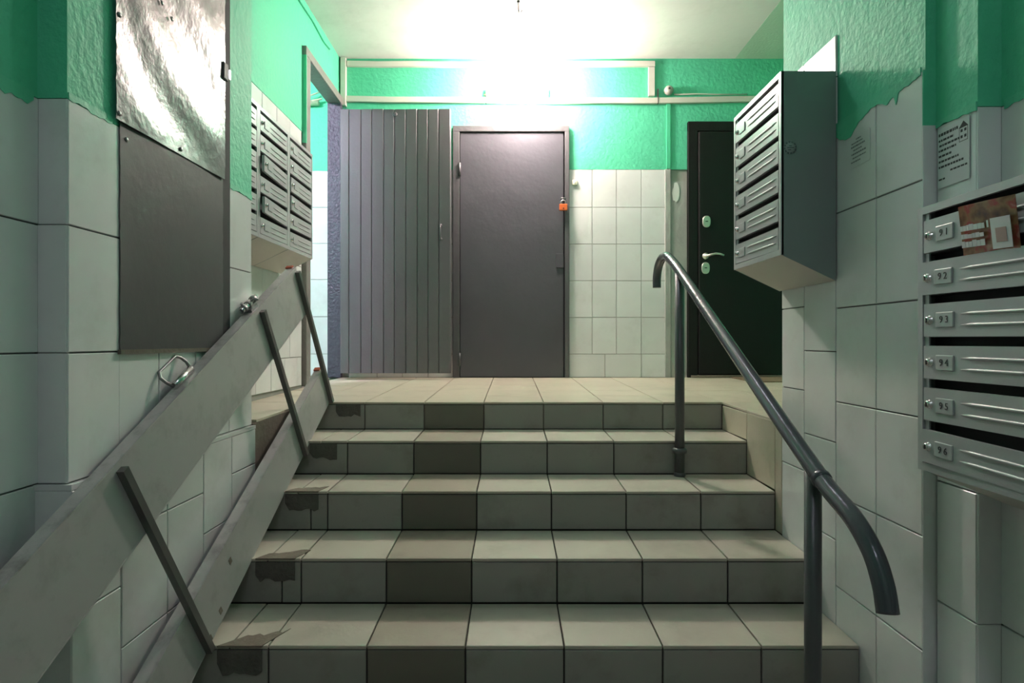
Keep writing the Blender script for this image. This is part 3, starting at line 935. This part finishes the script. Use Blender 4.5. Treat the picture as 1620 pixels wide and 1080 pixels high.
# small stencilled advert printed straight on the tiles
st2 = MB().box(1.0725, 1.0735, 1.775, 1.876, C + 0.545, C + 0.64)
so = tag(st2.build('stamped_notice', M['white_tile']), 'faint grey stamped advert on the tiles beside the mailbox unit', 'notice', 'notices on the right wall')
bars(so, 1.0718, 1.874, C + 0.638, [(0.006, 0.028, 0.026, 0.004), (0.016, 0.004, 0.06, 0.004), (0.026, 0.002, 0.072, 0.005), (0.038, 0.014, 0.045, 0.004), (0.049, 0.004, 0.076, 0.005),
                                     (0.062, 0.01, 0.07, 0.004), (0.074, 0.002, 0.05, 0.004)], M['ink_grey'], 8)

# ------------------------------------------------------------------ leaflet stuck into slot 91
lm = bpy.data.materials.new('glossy_leaflet')
lm.use_nodes = True
nt = lm.node_tree
b = nt.nodes['Principled BSDF']
b.inputs['Roughness'].default_value = 0.25
tc = nt.nodes.new('ShaderNodeTexCoord')
ns = nt.nodes.new('ShaderNodeTexNoise'); ns.inputs['Scale'].default_value = 22; ns.inputs['Detail'].default_value = 3
nt.links.new(tc.outputs['Object'], ns.inputs['Vector'])
cr = nt.nodes.new('ShaderNodeValToRGB')
cr.color_ramp.elements[0].color = (0.05, 0.022, 0.015, 1); cr.color_ramp.elements[0].position = 0.30
cr.color_ramp.elements[1].color = (0.50, 0.30, 0.22, 1); cr.color_ramp.elements[1].position = 0.72
for p, c in ((0.42, (0.16, 0.07, 0.03, 1)), (0.5, (0.26, 0.13, 0.06, 1)), (0.58, (0.32, 0.05, 0.04, 1))):
    e = cr.color_ramp.elements.new(p); e.color = c
nt.links.new(ns.outputs['Fac'], cr.inputs['Fac'])
nt.links.new(cr.outputs[0], b.inputs['Base Color'])
LW, LH = 0.140, 0.104
lf = empty('leaflet', (0.9475, 1.243, C + 0.184))
tag(lf, 'brown advertising leaflet poking out of mailbox slot 91', 'leaflet')
lb_ = MB()
n = 8
front = []
for j in range(3):
    for i in range(n + 1):
        front.append((LW * i / n, -0.006 * math.sin(math.pi * i / n) * (j / 2), -0.006 + LH * j / 2))
fs = [(j * (n + 1) + i, j * (n + 1) + i + 1, (j + 1) * (n + 1) + i + 1, (j + 1) * (n + 1) + i) for j in range(2) for i in range(n)]
k0 = len(front)
back = [(x, y + 0.0012, z) for x, y, z in front]
lb_.add(front + back, fs + [tuple(k0 + i for i in f[::-1]) for f in fs], 0, True)
sh = lb_.build('folded_sheet', lm, lf)
wp = MB()
wp.box(0.086, 0.132, -0.0075, -0.0065, 0.002, 0.062)
wp.build('white_box', M['paper'], lf)
pk = MB().box(0.097, 0.122, -0.0082, -0.0075, 0.014, 0.042)
pk.build('pink_square', mat('pale_pink_print', (0.42, 0.30, 0.28), 0.6), lf)
wt = MB()
rnd = random.Random(4)
for z, hh, ln in ((0.046, 0.013, 0.066), (0.030, 0.010, 0.062), (0.012, 0.014, 0.066)):
    u = 0.008
    while u < ln:
        ww = rnd.uniform(0.006, 0.011)
        wt.box(u, u + ww, -0.0075, -0.0068, z, z + hh * rnd.uniform(0.8, 1))
        u += ww + 0.0009
wt.box(0.077, 0.081, -0.0075, -0.0068, 0.046, 0.060)
wt.build('printed_lines', M['paper'], lf)['kind'] = 'stuff'
lf.rotation_euler = (math.radians(9), math.radians(3), -math.pi / 2)

# ------------------------------------------------------------------ folded ramp along the left wall
O = Vector((-0.93, 3.03, C - 0.31))
u_ = Vector((0, -0.8856, -0.4645))
v_ = Vector((-0.078, -0.4645, 0.8856)).normalized()
n_ = u_.cross(v_)
if n_.x < 0:
    n_ = -n_
v_ = (v_ - u_ * v_.dot(u_)).normalized()
def rp(a, v, n):
    return O + u_ * a + v_ * v + n_ * n
ramp = empty('folding_ramp', tuple(rp(1.0, 0.0, 0)))
tag(ramp, 'grey folding wheelchair ramp propped on edge against the left wall', 'ramp')
def rbox(mb, a0, a1, v0, v1, n0, n1, mi=0):
    pts = [rp(a, v, n) for n in (n0, n1) for a, v in ((a0, v0), (a1, v0), (a1, v1), (a0, v1))]
    return mb.add(pts, [(3, 2, 1, 0), (4, 5, 6, 7), (0, 1, 5, 4), (1, 2, 6, 5), (2, 3, 7, 6), (3, 0, 4, 7)], mi)
for v0, v1, a0, a1 in ((0.006, 0.188, -0.02, 2.00), (0.505, 0.730, -0.015, 2.06)):
    ch = into(ramp, rbox(MB(), a0, a1, v0, v1, -0.004, 0), 'runner', M['ramp'])
    for va, vb in ((v1 - 0.004, v1), (v0, v0 + 0.004)):
        fl_ = rbox(MB(), a0, a1, va, vb, -0.040, 0.0005)
        fl_.v = [tuple(Vector(p) - Vector(ramp.location)) for p in fl_.v]
        fl_.build('flange', M['ramp_edge'], ch)
    cp = rbox(MB(), a0 - 0.004, a0 + 0.02, v1 - 0.001, v1 + 0.006, -0.042, -0.012)
    cp.v = [tuple(Vector(p) - Vector(ramp.location)) for p in cp.v]
    cp.build('red_cap', M['red'], ch)['label'] = 'red lead paint mark at the runner end'
for a in (0.004, 0.43, 1.375, 1.95):
    into(ramp, rbox(MB(), a - 0.011, a + 0.011, 0.004, 0.712, 0.0005, 0.020), 'crossbar', M['rung'])
# scuffs
for a, v in ((1.26, 0.04), (1.345, 0.022), (1.13, 0.12)):
    into(ramp, rbox(MB(), a - 0.008, a + 0.008, v - 0.012, v + 0.008, 0, 0.0012), 'chipped_paint', M['mortar'])
# chrome bolt and loop latch on the upper runner
def rtube(mb, pts, r, seg=10):
    return mb.tube([rp(*p) for p in pts], r, seg)
bolt = into(ramp, rtube(MB(), [(0.375, 0.752, -0.030), (0.515, 0.752, -0.030)], 0.0105, 12), 'barrel_bolt', M['chrome'])
bb = MB()
for a in (0.40, 0.45, 0.49):
    rtube(bb, [(a - 0.010, 0.752, -0.030), (a + 0.010, 0.752, -0.030)], 0.0145, 12)
rbox(bb, 0.42, 0.48, 0.730, 0.742, -0.05, -0.008)
rtube(bb, [(0.43, 0.752, -0.03), (0.43, 0.765, -0.012), (0.425, 0.760, 0.004)], 0.0055)
rtube(bb, [(0.485, 0.752, -0.03), (0.492, 0.775, -0.032)], 0.0055)
bb.v = [tuple(Vector(p) - Vector(ramp.location)) for p in bb.v]
bb.build('bolt_guide', M['steel'], bolt)
lo = into(ramp, rtube(MB(), [(0.925, 0.742, -0.026), (1.03, 0.742, -0.026)], 0.012, 12), 'loop_latch', M['chrome'])
ll = MB()
rtube(ll, [(0.925, 0.742, -0.026), (0.920, 0.765, -0.035), (0.922, 0.782, -0.045), (0.935, 0.795, -0.052), (1.03, 0.795, -0.052), (1.045, 0.782, -0.045), (1.043, 0.765, -0.035), (1.03, 0.742, -0.026)], 0.0048, 8)
ll.v = [tuple(Vector(p) - Vector(ramp.location)) for p in ll.v]
ll.build('latch_loop', M['steel'], lo)

# ------------------------------------------------------------------ handrail
XH = 0.758
hr = empty('handrail', (XH, 1.49, 0))
tag(hr, 'grey painted tubular handrail with two posts on the steps', 'handrail')
def catmull(ps, n=8):
    out = []
    P = [Vector(p) for p in ps]
    P = [P[0] * 2 - P[1]] + P + [P[-1] * 2 - P[-2]]
    for i in range(1, len(P) - 2):
        for k in range(n):
            t = k / n
            a, b, c, d = P[i - 1], P[i], P[i + 1], P[i + 2]
            out.append(0.5 * ((2 * b) + (c - a) * t + (2 * a - 5 * b + 4 * c - d) * t * t + (3 * b - a - 3 * c + d) * t ** 3))
    out.append(P[-2])
    return out
yz = [(3.10, 0.281), (3.098, 0.335), (3.065, 0.388), (3.0, 0.419), (2.93, 0.421), (2.86, 0.404), (2.68, 0.320), (2.2, 0.062), (1.754, -0.178), (1.50, -0.312), (1.415, -0.353),
      (1.315, -0.392), (1.246, -0.441), (1.21, -0.495), (1.194, -0.548)]
into(hr, MB().tube(catmull([(XH, y, C + z) for y, z in yz]), 0.0215, 16), 'rail', M['rail'])
into(hr, MB().tube([(XH, 2.678, C - 0.609 + 0.0), (XH, 2.678, C + 0.308)], 0.0215, 16), 'post', M['post'])
into(hr, MB().tube([(XH, 1.492, 0.0), (XH, 1.492, C - 0.325)], 0.0205, 16), 'post', M['post'])
into(hr, MB().lathe([(0.022, -0.012), (0.031, -0.010), (0.033, 0.0), (0.031, 0.008), (0.022, 0.012)], (XH, 2.678, C - 0.492), (0, 0, 1), 18), 'collar', M['post'])
into(hr, MB().lathe([(0.022, -0.009), (0.0245, -0.006), (0.0245, 0.006), (0.022, 0.009)], (XH, 1.452, C - 0.337), (0, 0.87, 0.49), 18), 'collar', M['rail'])
into(hr, MB().lathe([(0.026, 0.0), (0.026, 0.012), (0.0215, 0.02)], (XH, 2.678, C - 0.6095), (0, 0, 1), 18), 'foot_ring', M['post'])

# ------------------------------------------------------------------ trunking, cables, bell
def trunk(x0, x1, z0, z1, label, name='cable_trunking', clips=(), m='trunking', dy=0.024, sag=0.0):
    t = empty(name, ((x0 + x1) / 2, BACK, C + z0))
    tag(t, label, 'trunking', 'cable trunking on the back wall')
    n = 1 if x1 - x0 < 0.2 else 10
    rnd = random.Random(int(x0 * 50 + z0 * 90))
    xs = [x0 + (x1 - x0) * i / n for i in range(n + 1)]
    off = [(-sag * math.sin(math.pi * i / n) + (rnd.uniform(-0.004, 0.004) if n > 1 else 0)) for i in range(n + 1)]
    mb, lid = MB(), MB()
    for i in range(n):
        for q, (ya, yb, zi, zo) in ((mb, (BACK - dy * 0.75, BACK + 0.001, 0, 0)), (lid, (BACK - dy, BACK - dy * 0.75, 0.002, -0.002))):
            a, b2 = off[i], off[i + 1]
            v = []
            for yy in (ya, yb):
                v += [(xs[i], yy, C + z0 + a + zi), (xs[i + 1], yy, C + z0 + b2 + zi), (xs[i + 1], yy, C + z1 + b2 + zo), (xs[i], yy, C + z1 + a + zo)]
            q.add(v, [(0, 1, 2, 3), (7, 6, 5, 4), (0, 4, 5, 1), (1, 5, 6, 2), (2, 6, 7, 3), (3, 7, 4, 0)])
    into(t, mb, 'duct', M[m]); into(t, lid, 'lid', M[m])
    for cx in clips:
        into(t, MB().box(cx - 0.003, cx + 0.003, BACK - dy - 0.002, BACK, C + z0 - 0.012, C + z1 + 0.055), 'clip', M['cable'])
    return t
trunk(-1.29, 1.117, 2.149, 2.192, 'cream cable trunking just under the ceiling on the back wall')
trunk(-1.305, 2.05, 1.872, 1.918, 'cream cable trunking running above the doors across the back wall', clips=((769 - 810) * BACK / 937, (867 - 810) * BACK / 937, (1040 - 810) * BACK / 937), sag=0.012)
trunk(1.068, 1.115, 1.92, 2.147, 'short upright trunking piece joining the two long runs', dy=0.022)
trunk(-1.335, -1.297, 1.84, 2.215, 'upright trunking in the left corner of the back wall', dy=0.04)
trunk(1.212, 1.240, 1.352, 1.868, 'thin green painted trunking strip between tiles and black door', m='trunking_green', dy=0.012)
bl = empty('door_bell', ((1057 - 810) * BACK / 937, BACK, C + 1.962))
tag(bl, 'small round grey bell housing above the cream trunking', 'bell')
MB().lathe([(0.030, 0.0), (0.035, 0.012), (0.035, 0.03), (0.028, 0.045), (0.012, 0.052)], (0, 0.001, 0), (0, -1, 0), 18).build('bell_housing', M['grey_plastic'], bl)
MB().lathe([(0.009, 0.05), (0.008, 0.056)], (-0.004, 0, 0.004), (0, -1, 0), 12).build('bell_button', M['cable'], bl)
cb = MB().tube([(1.27, BACK - 0.012, C + 1.934), (1.45, BACK - 0.012, C + 1.938), (1.60, BACK - 0.014, C + 1.933), (1.84, BACK - 0.012, C + 1.935)], 0.005, 8)
tag(cb.build('cable', M['trunking']), 'thin pale cable lying on the trunking right of the bell', 'cable')
cb = MB().tube([(-0.22, BACK - 0.010, C + 1.93), (-0.18, BACK - 0.016, C + 1.938), (-0.12, BACK - 0.014, C + 1.942), (-0.09, BACK - 0.006, C + 1.946)], 0.006, 8)
tag(cb.build('cable', M['ivory']), 'short loose cable end on the trunking left of the lamp', 'cable')
cb = MB().tube([(-1.343, 3.60, CEIL - 0.05), (-1.343, 3.75, CEIL - 0.062), (-1.343, 4.0, CEIL - 0.055), (-1.343, 4.22, CEIL - 0.075), (-1.345, 4.37, CEIL - 0.060)], 0.009, 8)
tag(cb.build('cable', M['green_edge']), 'green painted cable along the left wall under the ceiling', 'cable')
sw = empty('button_box', ((909 - 810) * BACK / 937, BACK, C + (540 - 289) * BACK / 937))
tag(sw, 'small square ivory push button on the white tiles', 'push button')
MB().box(-0.019, 0.019, -0.016, 0.002, -0.020, 0.020, 0, 0.003).build('button_case', M['ivory'], sw)
MB().box(-0.006, 0.006, -0.020, -0.015, -0.007, 0.007, 0, 0.002).build('button', M['paper'], sw)

pp_ = empty('wall_pipe', (-1.72, 4.85, C + 1.94))
tag(pp_, 'cream pipe stub with loose wires on the corridor wall', 'pipe')
into(pp_, MB().tube([(-2.1, 4.82, C + 1.93), (-1.80, 4.81, C + 1.935), (-1.57, 4.82, C + 1.94)], 0.022, 12), 'pipe', M['cream'])
into(pp_, MB().tube([(-1.70, 4.81, C + 1.96), (-1.64, 4.79, C + 1.985), (-1.56, 4.80, C + 2.02)], 0.006, 8).tube([(-1.62, 4.80, C + 1.95), (-1.54, 4.80, C + 1.965)], 0.008, 8), 'wire', M['cream'])

# ------------------------------------------------------------------ lamps
LY = 4.38
LZ = C + (540 - 122) * LY / 937
lp = empty('globe_lamp', ((830 - 810) * LY / 937, LY, CEIL))
tag(lp, 'glowing round globe lamp hanging from the ceiling before the grey door', 'lamp')
gz = LZ - CEIL
MB().lathe([(0.045, -0.001), (0.045, 0.010), (0.02, 0.022)], (0, 0, 0), (0, 0, -1), 20).build('lamp_base', M['ivory'], lp)
MB().tube([(0, 0, -0.02), (0, 0, gz + 0.10)], 0.009, 10).build('stem', M['ivory'], lp)
MB().lathe([(0.03, 0.13), (0.03, 0.09), (0.035, 0.088)], (0, 0, gz), (0, 0, 1), 18).build('lamp_holder', M['ivory'], lp)
pr = [(0.02, -0.1015)]
for k in range(1, 12):
    t = math.pi * k / 12
    if k == 1:
        pr[0] = (0.004, -0.102)
    pr.append((0.102 * math.sin(t), -0.102 * math.cos(t)))
pr.append((0.004, 0.102))
MB().lathe(pr, (0, 0, gz), (0, 0, 1), 28).build('globe', M['bulb'], lp)

hk = empty('ceiling_hook', ((820 - 810) * 3.87 / 937, 3.87, CEIL))
tag(hk, 'small wire hook hanging from the ceiling in front of the lamp', 'hook')
MB().lathe([(0.012, -0.001), (0.010, 0.006)], (0, 0, 0), (0, 0, -1), 10).build('hook_plate', M['cable'], hk)
MB().tube([(0, 0, -0.003), (0, 0, -0.055), (0.008, 0, -0.070), (0.022, 0, -0.066), (0.026, 0, -0.05)], 0.0032, 8).build('hook', M['cable'], hk)
MB().tube([(0, 0.005, -0.006), (0.01, 0.35, -0.006), (0.012, 0.46, -0.006)], 0.004, 6).build('lamp_wire', M['trunking'], hk)

def disc_lamp(loc, r, m, label):
    l = empty('ceiling_lamp', loc)
    tag(l, label, 'lamp')
    MB().lathe([(r + 0.02, 0.0), (r + 0.02, 0.03), (r, 0.03)], (0, 0, 0), (0, 0, -1), 28).build('lamp_base', M['ivory'], l)
    MB().lathe([(r - 0.005, 0.03), (r - 0.01, 0.05), (r * 0.6, 0.065), (0.01, 0.068)], (0, 0, 0), (0, 0, -1), 28).build('diffuser', m, l)
disc_lamp((0.28, 2.80, CEIL), 0.12, M['disc'], 'round ceiling lamp above the flight of steps')
disc_lamp((0.0, -0.4, CEIL), 0.16, M['lobby_fill_disc'], 'added round fill lamp above the lobby, out of view')  # unseen lamp, added to brighten the risers and near walls
ct = empty('ceiling_lamp', (-2.45, 2.90, CEIL))
tag(ct, 'bluish tube lamp on the corridor ceiling beyond the doorway', 'lamp')
MB().box(-0.35, 0.35, -0.05, 0.05, -0.05, 0.0, 0, 0.006).build('lamp_base', M['ivory'], ct)
MB().tube([(-0.32, 0, -0.075), (0.32, 0, -0.075)], 0.03, 12).build('diffuser', M['tube'], ct)
